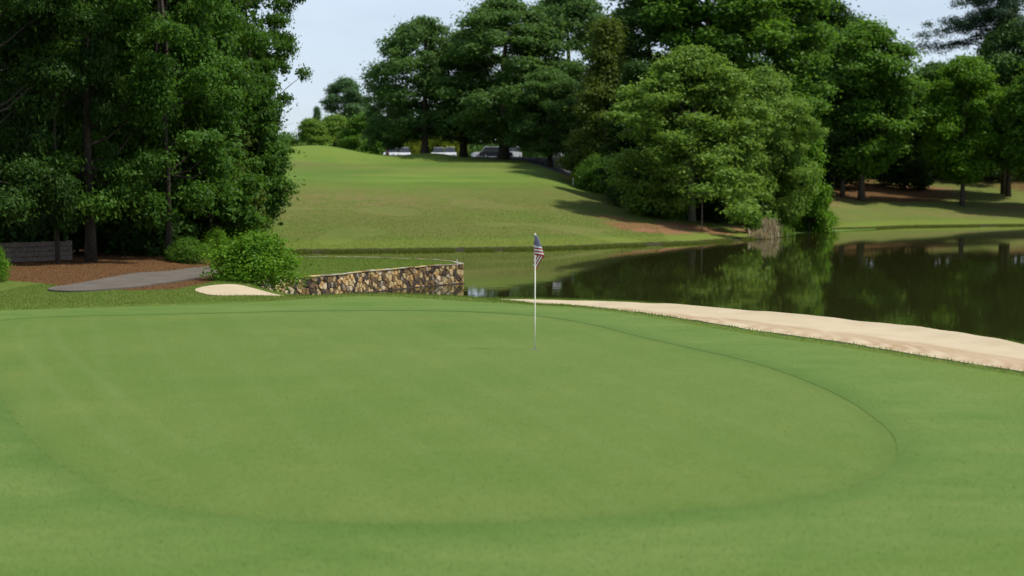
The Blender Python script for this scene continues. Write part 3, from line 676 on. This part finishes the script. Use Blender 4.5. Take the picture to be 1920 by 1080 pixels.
proto('smalltree', 'dome', 3.0, .3, 8, 60, 22000, .16, 12, .14, 10, pr=(.18, .33))
def tree(key, x, y, mcrown, label, name='tree', cat='tree', s=1.0, sz=None, rz=None, group=None, bark='bark', z=None):
    cm, tm, R, z1 = PROTO[key]
    zz = hz(x, y) if z is None else z
    t = empty(name, (x, y, zz-.02), label, cat, group, random.uniform(0, 6.28) if rz is None else rz); t.scale = (s, s, sz or s)
    def mm(me, m):
        if not me.materials: me.materials.append(None)
    mm(cm, 0); mm(tm, 0)
    c = bpy.data.objects.new('crown' if cat == 'tree' else 'foliage', cm); COL.objects.link(c); c.parent = t; c.material_slots[0].link = 'OBJECT'; c.material_slots[0].material = M[mcrown]
    k = bpy.data.objects.new('trunk' if cat == 'tree' else 'stem', tm); COL.objects.link(k); k.parent = t; k.material_slots[0].link = 'OBJECT'; k.material_slots[0].material = M[bark]
    return t
def T(key, px, d, topy, wpx, m, label, **kw):
    """tree by column, distance, picture height of its top and width"""
    x = XD(px, d); z = hz(x, d); Hh = ZD(topy, d)-z; Ww = wpx/F*d
    cm, tm, R, z1 = PROTO[key]; return tree(key, x, d, m, label, s=Ww/2/R, sz=Hh/z1, **kw)

# left woods, near the path
gw = 'trees of the dark woods on the left'
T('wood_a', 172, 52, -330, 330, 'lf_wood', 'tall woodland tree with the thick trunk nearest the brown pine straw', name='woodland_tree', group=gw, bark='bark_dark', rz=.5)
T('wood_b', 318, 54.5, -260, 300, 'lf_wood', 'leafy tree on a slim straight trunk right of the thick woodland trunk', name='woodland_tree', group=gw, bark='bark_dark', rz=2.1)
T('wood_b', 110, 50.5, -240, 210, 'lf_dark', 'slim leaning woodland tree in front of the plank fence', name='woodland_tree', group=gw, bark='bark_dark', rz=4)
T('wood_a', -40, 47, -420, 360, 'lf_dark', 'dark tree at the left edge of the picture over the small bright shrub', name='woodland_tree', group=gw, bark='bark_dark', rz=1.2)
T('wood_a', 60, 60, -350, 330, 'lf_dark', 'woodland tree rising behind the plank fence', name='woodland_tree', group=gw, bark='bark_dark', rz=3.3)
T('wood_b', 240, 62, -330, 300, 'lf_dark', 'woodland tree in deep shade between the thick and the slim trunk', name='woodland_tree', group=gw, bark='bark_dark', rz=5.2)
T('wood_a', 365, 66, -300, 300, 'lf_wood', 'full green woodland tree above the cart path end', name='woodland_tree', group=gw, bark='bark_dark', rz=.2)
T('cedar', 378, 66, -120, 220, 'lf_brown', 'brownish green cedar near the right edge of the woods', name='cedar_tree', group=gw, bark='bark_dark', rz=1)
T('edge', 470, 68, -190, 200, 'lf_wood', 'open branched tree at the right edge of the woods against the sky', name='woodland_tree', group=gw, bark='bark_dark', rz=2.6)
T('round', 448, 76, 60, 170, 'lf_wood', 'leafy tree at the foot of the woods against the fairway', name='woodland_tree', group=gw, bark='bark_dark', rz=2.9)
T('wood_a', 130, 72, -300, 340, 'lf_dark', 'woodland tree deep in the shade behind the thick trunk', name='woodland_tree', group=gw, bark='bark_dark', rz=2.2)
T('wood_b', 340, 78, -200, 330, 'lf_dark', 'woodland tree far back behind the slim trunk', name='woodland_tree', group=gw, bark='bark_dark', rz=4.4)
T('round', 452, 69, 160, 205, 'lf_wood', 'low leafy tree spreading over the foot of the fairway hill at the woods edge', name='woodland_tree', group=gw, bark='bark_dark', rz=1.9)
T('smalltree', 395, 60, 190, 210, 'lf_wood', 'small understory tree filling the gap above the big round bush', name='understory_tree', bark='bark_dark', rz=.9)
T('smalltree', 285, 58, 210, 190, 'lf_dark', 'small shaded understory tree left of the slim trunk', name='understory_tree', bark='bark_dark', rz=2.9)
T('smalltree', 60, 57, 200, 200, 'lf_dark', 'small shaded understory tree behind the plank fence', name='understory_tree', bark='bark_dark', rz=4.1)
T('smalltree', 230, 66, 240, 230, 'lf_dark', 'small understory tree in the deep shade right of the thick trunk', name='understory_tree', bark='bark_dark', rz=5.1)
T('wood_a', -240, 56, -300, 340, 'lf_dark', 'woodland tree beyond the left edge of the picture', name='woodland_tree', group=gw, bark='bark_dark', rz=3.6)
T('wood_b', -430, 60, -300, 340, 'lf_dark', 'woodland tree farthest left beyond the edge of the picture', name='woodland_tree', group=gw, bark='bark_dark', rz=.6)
# joined dark mass at the back of the woods
r = random.Random(3); pf = []
for i in range(520):
    d = r.uniform(68, 95); a = r.uniform(-900, 430); x = XD(a, d)
    if x > -19.5+ (95-d)*.12: continue
    pf.append((x, d, hz(x, d)+r.uniform(.5, 19), 2.6, 2.6, 2.1))
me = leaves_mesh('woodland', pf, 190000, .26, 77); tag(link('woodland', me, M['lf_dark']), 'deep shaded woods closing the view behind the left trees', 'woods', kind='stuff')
mb = MB()
for i in range(26):
    d = r.uniform(60, 90); a = r.uniform(-150, 400); x = XD(a, d); z = hz(x, d); mb.tube([(x, d, z-.3), (x+r.uniform(-.5, .5), d, z+8), (x+r.uniform(-1, 1), d, z+16)], [.2, .15, .06], 6)
tag(mb.build('woodland_trunks', M['bark']), 'shaded trunks deep inside the left woods', 'woods', kind='stuff')

# trees on the hill
go = 'oaks on the crest of the hill'
T('oak_a', 798, 157, 36, 225, 'lf_oak', 'left oak on the hilltop, sky showing through its crown, white cars behind it', name='oak_tree', group=go, rz=.4)
T('oak_a', 728, 163, 165, 90, 'lf_oak', 'small low tree under the left side of the left hilltop oak', name='oak_tree', group=go, rz=3)
T('oak_b', 945, 153, 0, 300, 'lf_oak', 'tallest domed oak in the middle of the hilltop with a double trunk', name='oak_tree', group=go, rz=1)
T('oak_a', 870, 160, 62, 230, 'lf_oak', 'oak between the left and the tallest hilltop oaks', name='oak_tree', group=go, rz=5)
T('oak_b', 1065, 158, -25, 240, 'lf_oak', 'open crowned tree right of the tallest hilltop oak, bright gaps in its top', name='oak_tree', group=go, rz=4)
T('oak_a', 1030, 147, 130, 180, 'lf_oak', 'lower leafy tree beside the dark car park entrance', name='oak_tree', group=go, rz=2.2)
T('cedar', 1135, 132, 42, 190, 'lf_brown', 'tall brownish cedar right of the car park entrance', name='cedar_tree', rz=.3)
T('cedar', 1190, 122, 120, 160, 'lf_dark', 'dark shaded cedar left of the pale green pond tree', name='cedar_tree', rz=2.3)
T('maple', 1295, 113, 92, 300, 'lf_olive', 'broad pale green tree leaning over the bank of the pond', name='broadleaf_tree', rz=1.4, bark='bark_grey')
T('maple', 1425, 119, 130, 190, 'lf_olive', 'olive green tree behind the dry reeds right of the broad pale tree', name='broadleaf_tree', rz=3.9, bark='bark_grey')
T('poplar', 1320, 134, -120, 270, 'lf_mid', 'tall tree whose top leaves the picture behind the broad pale tree', name='broadleaf_tree', rz=.7)
T('poplar', 1215, 139, -70, 220, 'lf_oak', 'tall dark tree between the cedar and the tall tree behind the pond bank', name='broadleaf_tree', rz=2.7)
T('poplar', 1450, 141, -60, 220, 'lf_mid', 'tall leafy tree right of the bank trees, its side against the sky', name='broadleaf_tree', rz=4.6)
T('smalltree', 1515, 123, 255, 95, 'lf_bright', 'small vivid green tree hanging over the cove', name='small_tree', rz=0)
T('smalltree', 1478, 121, 240, 80, 'lf_bright', 'vivid green sapling between the olive tree and the cove', name='small_tree', rz=1.7)
# right bank
T('round', 1612, 160, 48, 220, 'lf_mid', 'large rounded tree on the right bank with bare shaded trunk', name='broadleaf_tree', rz=2)
T('round', 1576, 161, 130, 150, 'lf_dark', 'tree with a slim trunk close left of the large rounded tree', name='broadleaf_tree', rz=.2)
T('poplar', 1530, 182, -10, 170, 'lf_dark', 'tall dark tree behind the vivid green small trees', name='broadleaf_tree', rz=5)
T('round', 1800, 161, 112, 165, 'lf_bright', 'round bright green tree on the right bank', name='broadleaf_tree', rz=3.1)
T('round', 1885, 170, 45, 170, 'lf_oak', 'dark spreading tree at the right edge of the bank', name='broadleaf_tree', rz=1.1)
T('round', 1960, 158, 100, 200, 'lf_mid', 'tree cut by the right edge of the picture', name='broadleaf_tree', rz=4)
T('smalltree', 1690, 178, 215, 110, 'lf_dark', 'low shaded tree on the slope right of the large rounded tree', name='small_tree', rz=3.2)
T('smalltree', 1560, 172, 200, 130, 'lf_dark', 'low shaded tree between the slim trunk and the cove', name='small_tree', rz=.2)
T('maple', 1745, 192, 120, 190, 'lf_oak', 'dense shaded tree up the slope left of the bright green tree', name='broadleaf_tree', rz=2.2)
T('maple', 1860, 190, 95, 220, 'lf_dark', 'dense dark tree up the slope behind the right edge trees', name='broadleaf_tree', rz=.6)
T('poplar', 1590, 190, 90, 200, 'lf_oak', 'dark tree behind the large rounded tree', name='broadleaf_tree', rz=1.6)
T('cedar', 1700, 196, 190, 120, 'lf_dark', 'conifer in the gap between the rounded and the bright green tree', name='cedar_tree', rz=4)
T('round', 1765, 200, 175, 120, 'lf_oak', 'shaded tree up the slope behind the bright green tree', name='broadleaf_tree', rz=.9)
# far tree line left of the oaks
gf = 'small trees of the far tree line'
T('round', 652, 235, 150, 105, 'lf_blue', 'pale rounded tree tallest in the far gap left of the oaks', name='distant_tree', group=gf, rz=1)
T('cedar', 598, 250, 202, 42, 'lf_blue', 'small pointed conifer in the far gap', name='distant_tree', group=gf, rz=0)
T('smalltree', 630, 215, 218, 90, 'lf_olive', 'low round tree behind the fairway mound', name='distant_tree', group=gf, rz=2)
T('smalltree', 585, 210, 225, 80, 'lf_olive', 'low tree at the left end of the far gap', name='distant_tree', group=gf, rz=4)
T('smalltree', 690, 205, 215, 100, 'lf_mid', 'darker low tree just left of the oak on the hilltop', name='distant_tree', group=gf, rz=5)
T('shrub', 765, 200, 238, 70, 'lf_yellow', 'yellow green shrub behind the white cars left of the oak trunk', name='shrub', cat='shrub', group='yellow shrubs behind the cars', rz=5)
T('shrub', 838, 200, 240, 80, 'lf_yellow', 'yellow green shrub behind the white cars right of the oak trunk', name='shrub', cat='shrub', group='yellow shrubs behind the cars', rz=2)
# woods beyond, right
pf = []
for i in range(330):
    d = r.uniform(186, 235); a = r.uniform(1240, 2250); 
    if 1640 < a < 1780 and r.random() < .6: continue
    x = XD(a, d); pf.append((x, d, hz(x, d)+r.uniform(.5, 13 if a > 1700 else 16), 4, 4, 3.0))
for i in range(120):
    d = r.uniform(210, 250); a = r.uniform(1000, 1500); x = XD(a, d); pf.append((x, d, hz(x, d)+r.uniform(.5, 9), 4, 4, 3.0))
for i in range(110):
    d = r.uniform(230, 270); a = r.uniform(500, 1080); x = XD(a, d); pf.append((x, d, hz(x, d)+r.uniform(.3, 4 if a < 740 else 9), 4, 4, 2.2))
me = leaves_mesh('distant_woods', pf, 135000, .42, 78); tag(link('distant_woods', me, M['lf_oak']), 'far woods closing the view beyond the car park and the right bank', 'woods', kind='stuff')

# pine with long dark limbs, top right
def pine(px, d, label):
    x = XD(px, d); z = hz(x, d); t = empty('pine_tree', (x, d, z), label, 'tree'); r = random.Random(8); top = ZD(-90, d)-z
    mb = MB(); mb.tube([(0, 0, -.3), (.2, 0, top*.5), (0, 0, top)], [.36, .27, .06], 9); pf = []
    for i in range(34):
        h = top*(.62+.37*i/34); a = r.uniform(0, 6.28) if i % 3 else math.pi+r.uniform(-.5, .5); l = (11 if i % 3 == 0 else 7)*r.uniform(.6, 1)*(1.15-.7*(i/34)); dz = -3.2*r.random()
        e = Vector((math.cos(a)*l, math.sin(a)*l, h+dz)); b0 = Vector((0, 0, h)); mid = b0.lerp(e, .5)+Vector((0, 0, .5)); mb.tube([b0, mid, e], [.09, .06, .02], 5, False)
        for k in range(6):
            q = b0.lerp(mid, k/3) if k < 2 else mid.lerp(e, (k-2)/3); s = r.uniform(.8, 1.5); pf.append((q.x+r.uniform(-.5, .5), q.y+r.uniform(-.5, .5), q.z+r.uniform(-.1, .3), s, s, s*.55))
    mb.build('trunk', M['bark'], t, True)
    me = leaves_mesh('pine_crown', pf, 60000, .19, 55, narrow=.25); link('crown', me, M['lf_pine'], t)
pine(1875, 173, 'tall dark pine reaching its drooping limbs over the sky at the upper right')

# ------------------------------------------------------------------ shrubs
def bush(px, py, d, wpx, hpx, m, label, rz=0):
    x = XD(px, d); z = hz(x, d); return tree('shrub', x, d, m, label, name='shrub', cat='shrub', s=wpx/F*d/2, sz=hpx/F*d, rz=rz)
bush(482, 530, 42.2, 200, 90, 'lf_bright', 'big rounded glossy green bush between the cart path and the stone wall', 1)
bush(-12, 530, 41.5, 74, 62, 'lf_bright', 'small bright bush cut by the left edge of the picture', 2)
bush(408, 480, 58, 56, 50, 'lf_bright', 'bright leafy bush at the foot of the woods behind the big bush', 3)
bush(352, 492, 54, 90, 42, 'lf_mid', 'low green undergrowth right of the slim trunk', 4)
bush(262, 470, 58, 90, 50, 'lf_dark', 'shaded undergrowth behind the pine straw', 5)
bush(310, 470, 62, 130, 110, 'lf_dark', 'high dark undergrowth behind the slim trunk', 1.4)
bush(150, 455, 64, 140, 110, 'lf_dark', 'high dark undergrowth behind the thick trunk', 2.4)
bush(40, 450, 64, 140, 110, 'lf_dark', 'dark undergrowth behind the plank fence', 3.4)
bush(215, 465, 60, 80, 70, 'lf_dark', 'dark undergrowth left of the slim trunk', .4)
bush(1092, 330, 132, 52, 44, 'lf_yellow', 'yellow green bush at the car park entrance', 1)
bush(1118, 355, 127, 84, 62, 'lf_mid', 'dark green bush below the yellow green bush', 2)
bush(1180, 375, 118, 90, 62, 'lf_dark', 'shaded bush at the foot of the dark cedar', 3)
bush(1250, 390, 113, 90, 50, 'lf_mid', 'low bush under the left side of the broad pale tree', 3.6)
bush(1345, 400, 116, 110, 60, 'lf_dark', 'shaded bush behind the grey trunk of the broad pale tree', 2)
bush(1210, 350, 126, 120, 70, 'lf_dark', 'large dark bush between the house and the broad pale tree', 2)
bush(1300, 380, 121, 130, 84, 'lf_oak', 'tall shaded bush hidden behind the broad pale tree', 4)
bush(1390, 400, 119, 130, 84, 'lf_dark', 'tall shaded bush behind the olive tree', 5)
bush(1410, 430, 110, 36, 52, 'lf_mid', 'green bush beside the dark trunk near the reeds', 4)
bush(1500, 425, 128, 70, 44, 'lf_bright', 'bright bush at the head of the cove', 5)
bush(1545, 425, 134, 60, 24, 'lf_bright', 'low bright bush on the cove shore', .5)
bush(1456, 420, 118, 50, 40, 'lf_bright', 'bush behind the dry reeds', 2.5)

# dry reeds at the point, lily pads in the cove
def reeds(px, py, label, n, hgt, sp, m):
    hgt *= .62; sp *= .8; n = int(n*.5)
    x0, y0 = G(px, py, WATER+.1); t = empty('reed_clump', (x0, y0, WATER+.05), label, 'reeds', 'dry reed clumps at the point')
    x = RNG.normal(0, sp, n); y = RNG.normal(0, sp*.7, n); a = RNG.uniform(0, 6.28, n); hh = hgt*RNG.uniform(.25, 1, n)**1.3*(1+.3*np.sin(x*7/sp)); b = RNG.uniform(0, 6.28, n); l = hh*.35*RNG.random(n); wd = .035
    V = np.empty((n, 4, 3)); V[:, 0] = np.stack([x-wd*np.cos(a), y-wd*np.sin(a), 0*x], 1); V[:, 1] = np.stack([x+wd*np.cos(a), y+wd*np.sin(a), 0*x], 1)
    V[:, 2] = np.stack([x+l*np.cos(b)+wd*np.cos(a), y+l*np.sin(b)+wd*np.sin(a), hh], 1); V[:, 3] = np.stack([x+l*np.cos(b)-wd*np.cos(a)*.5, y+l*np.sin(b), hh*1.05], 1)
    tag(link('blades', np_mesh('reed_blades', V.reshape(-1, 3), np.arange(4*n).reshape(-1, 4), dict(v=np.repeat(RNG.random(n), 4))), m, t), kind='stuff')
reeds(1425, 446, 'low tan clump of dry reeds at the tip of the grassy point', 900, 1.1, .55, M['lf_reed'])
reeds(1442, 443, 'tallest pale clump of dry reeds, rising before the bushes', 1200, 2.1, .45, M['lf_reed'])
reeds(1462, 441, 'greenish clump of reeds nearest the cove', 700, 1.3, .6, M['lf_olive'])
n = 1500; px_ = RNG.uniform(1455, 1640, n); py_ = RNG.uniform(0, 1, n)
V = []; Fq = []; vv = []
for i in range(n):
    py = 433.0+(px_[i]-1455)*-.02+py_[i]*(6.5-(px_[i]-1455)*.03); x, y = G(px_[i], py, WATER); rr = random.uniform(.12, .24); b = len(V); rv = random.random()
    for k in range(6): V.append((x+rr*math.cos(k*1.047), y+rr*math.sin(k*1.047), WATER+.012+.01*rv+(.02 if k == 0 else 0))); vv.append(rv)
    Fq.append([b+k for k in range(6)])
tag(link('lily_pads', np_mesh('lily_pads', V, Fq, dict(v=vv)), M['pad']), 'bright green lily pads floating in the cove', 'lily pads', kind='stuff')

# ------------------------------------------------------------------ plank fence in the woods
a = Vector((XD(-25, 50.5), 50.5)); b = Vector((XD(136, 53.2), 53.2)); dv = (b-a); Ln = dv.length; ang = math.atan2(dv.y, dv.x); z0 = hz(a.x, a.y)
fe = empty('plank_fence', (a.x, a.y, z0), 'weathered low plank fence in the shade of the left woods', 'fence', rz=ang)
zs = ZD(492, 52)-z0; 
for k in range(4):
    mb = MB(); mb.box((Ln/2, -.05, zs+.14+k*.2), (Ln, .035, .18)); mb.build('plank', M['wood'], fe)
for k in range(4):
    mb = MB(); mb.box((.1+(Ln-.2)*k/3, .02, (zs+.9)/2-.1), (.1, .1, zs+1.0)); mb.build('post', M['wood'], fe)

# board on a post under the pale tree, white post by the entrance
x = XD(1315, 108.5); z = hz(x, 108.5); t = empty('notice_board', (x, 108.5, z), 'small pale board on a post under the broad pale tree', 'sign')
mb = MB(); mb.box((0, 0, ZD(364, 108.5)-z), (1.0, .05, .22)); mb.build('board', M['plank'], t, bevel=.01); mb = MB(); mb.box((0, .06, (ZD(362, 108.5)-z)/2), (.09, .07, ZD(362, 108.5)-z)); mb.build('post', M['wood'], t)
x = XD(1074, 128); z = hz(x, 128); t = empty('marker_post', (x, 128, z), 'thin white post in front of the yellow green bush', 'post')
mb = MB(); mb.tube([(0, 0, -.1), (0, 0, .75)], .045, 8); mb.build('post', M['white'], t); mb = MB(); mb.tube([(0, 0, .75), (0, 0, .80)], [.055, .03], 8); mb.build('cap', M['white'], t)

# ------------------------------------------------------------------ traffic cone
x = XD(728, 157); z = hz(x, 157)
ct = empty('traffic_cone', (x, 157, z), 'red traffic cone at the end of the mound beside the white cars', 'cone')
mb = MB(); mb.tube([(0, 0, .04), (0, 0, .75)], [.17, .035], 14); mb.build('body', M['red'], ct, True)
mb = MB(); mb.box((0, 0, .02), (.42, .42, .04)); mb.build('base', M['red'], ct); mb = MB(); mb.tube([(0, 0, .4), (0, 0, .52)], [.105, .08], 14); mb.build('band', M['white'], ct)
for c in ct.children: c.location.z += 0
ct.scale = (1.15, 1.15, 1.15); ct.location.z = ZD(281, 157)-.05 if ZD(281, 157) < z+.4 else z

# ------------------------------------------------------------------ cars
def make_car(paint, loc, rz, label, suv=False):
    t = empty('parked_car', loc, label, 'car', 'cars parked behind the hilltop', rz)
    h = 1.75 if suv else 1.45; b = .95 if suv else .86
    mb = MB(); mb.prism([(-2.2, .32), (-2.25, .62), (-2.1, b), (-.9 if not suv else -1.0, b+.06), (1.7 if not suv else 2.05, b+.06), (2.2, b-.04), (2.25, .5), (2.15, .3)], -.88, .88); mb.build('body', paint, t, bevel=.05)
    def cabin(prof, w0, w1, name, m):
        mb = MB(); n = len(prof); V = [(p[0], -(w0 if p[1] < b+.2 else w1), p[1]) for p in prof]+[(p[0], (w0 if p[1] < b+.2 else w1), p[1]) for p in prof]
        mb.add(V, [tuple(range(n)), tuple(range(2*n-1, n-1, -1))]+[(i, i+n, (i+1) % n+n, (i+1) % n) for i in range(n)]); mb.build(name, m, t, bevel=.02)
    x1 = 1.6 if not suv else 2.05
    cabin([(-1.05, b+.05), (-.45, h-.04), (1.0 if not suv else 1.85, h-.04), (x1, b+.05)], .80, .62, 'window', M['glass'])
    mb = MB(); mb.box((.28 if not suv else .7, 0, h-.02), (1.6 if not suv else 2.4, 1.27, .06)); mb.build('roof', paint, t, bevel=.02)
    for sx in (-1.4, 1.4):
        for sy in (-1, 1):
            mb = MB(); mb.tube([(sx, sy*.70, .32), (sx, sy*.90, .32)], .32, 16); w_ = mb.build('wheel', M['black'], t)
            mb = MB(); mb.tube([(sx, sy*.86, .32), (sx, sy*.915, .32)], .19, 12); mb.build('rim', M['chrome'], w_)
    for sy in (-.62, .62):
        mb = MB(); mb.box((-2.22, sy, .68), (.08, .34, .14)); mb.build('headlight', M['white'], t)
        mb = MB(); mb.box((2.22, sy, .72), (.08, .28, .16)); mb.build('taillight', M['red'], t)
    for k, xx in enumerate((-.1,)):
        mb = MB(); mb.box((xx+.25, 0, (h+b)/2+.02), (.08, 1.5, h-b-.16), taper=1.0); 
    return t
def car(px, d, rz, paint, label, suv=False):
    x = XD(px, d); return make_car(M[paint], (x, d, hz(x, d)+.055), rz, label, suv)
car(738, 183, 1.45, 'carwhite', 'white car behind the traffic cone, leftmost of the parked cars', True)
car(760, 184, 1.65, 'carwhite', 'white car second from the left behind the mound, left of the oak trunk', True)
car(824, 184, 1.5, 'carwhite', 'white car just right of the left oak trunk', True)
car(845, 183, 1.6, 'carwhite', 'second white car right of the left oak trunk', True)
car(915, 180, .15, 'carwhite', 'pale car seen from its side beneath the middle oaks', True)
car(930, 173, 3.2, 'cardark', 'dark car in front of the pale one beneath the middle oaks')
car(957, 178, 1.2, 'cargrey', 'silver car right of the dark car behind the double oak trunk', True)
car(1040, 176, 1.5, 'carwhite', 'white car far back above the car park entrance')

# ------------------------------------------------------------------ house behind the trees
hx, hy = XD(1160, 170), 172; z = hz(hx, hy)-1.0
hs = empty('clubhouse', (hx, hy, z), 'low building with a grey brown roof and pale chimney behind the trees', 'building', rz=.12)
mb = MB(); mb.box((0, 0, 1.1), (9.4, 6.6, 2.2)); mb.build('wall', M['render'], hs)
mb = MB(); mb.prism([(-3.8, 2.15), (0, 4.4), (3.8, 2.15), (3.8, 2.0), (-3.8, 2.0)], -5.4, 5.4)
ro = mb.build('roof', M['roof'], hs); ro.rotation_euler = (0, 0, math.pi/2)
mb = MB(); mb.box((-2.6, -.6, 4.3), (.6, .6, 1.5)); mb.box((-2.6, -.6, 5.08), (.75, .75, .1)); mb.build('chimney', M['plank'], ro).matrix_parent_inverse = ro.matrix_local.inverted()
for k in (-3, -1.2, 3):
    mb = MB(); mb.box((k, -3.31, 1.25), (1.0, .06, 1.0)); f = mb.build('window', M['white'], hs); mb = MB(); mb.box((k, -3.345, 1.25), (.84, .03, .84)); mb.build('pane', M['glass'], f)
mb = MB(); mb.box((1, -3.32, 1.0), (.95, .06, 2.0)); mb.build('door', M['wood'], hs)
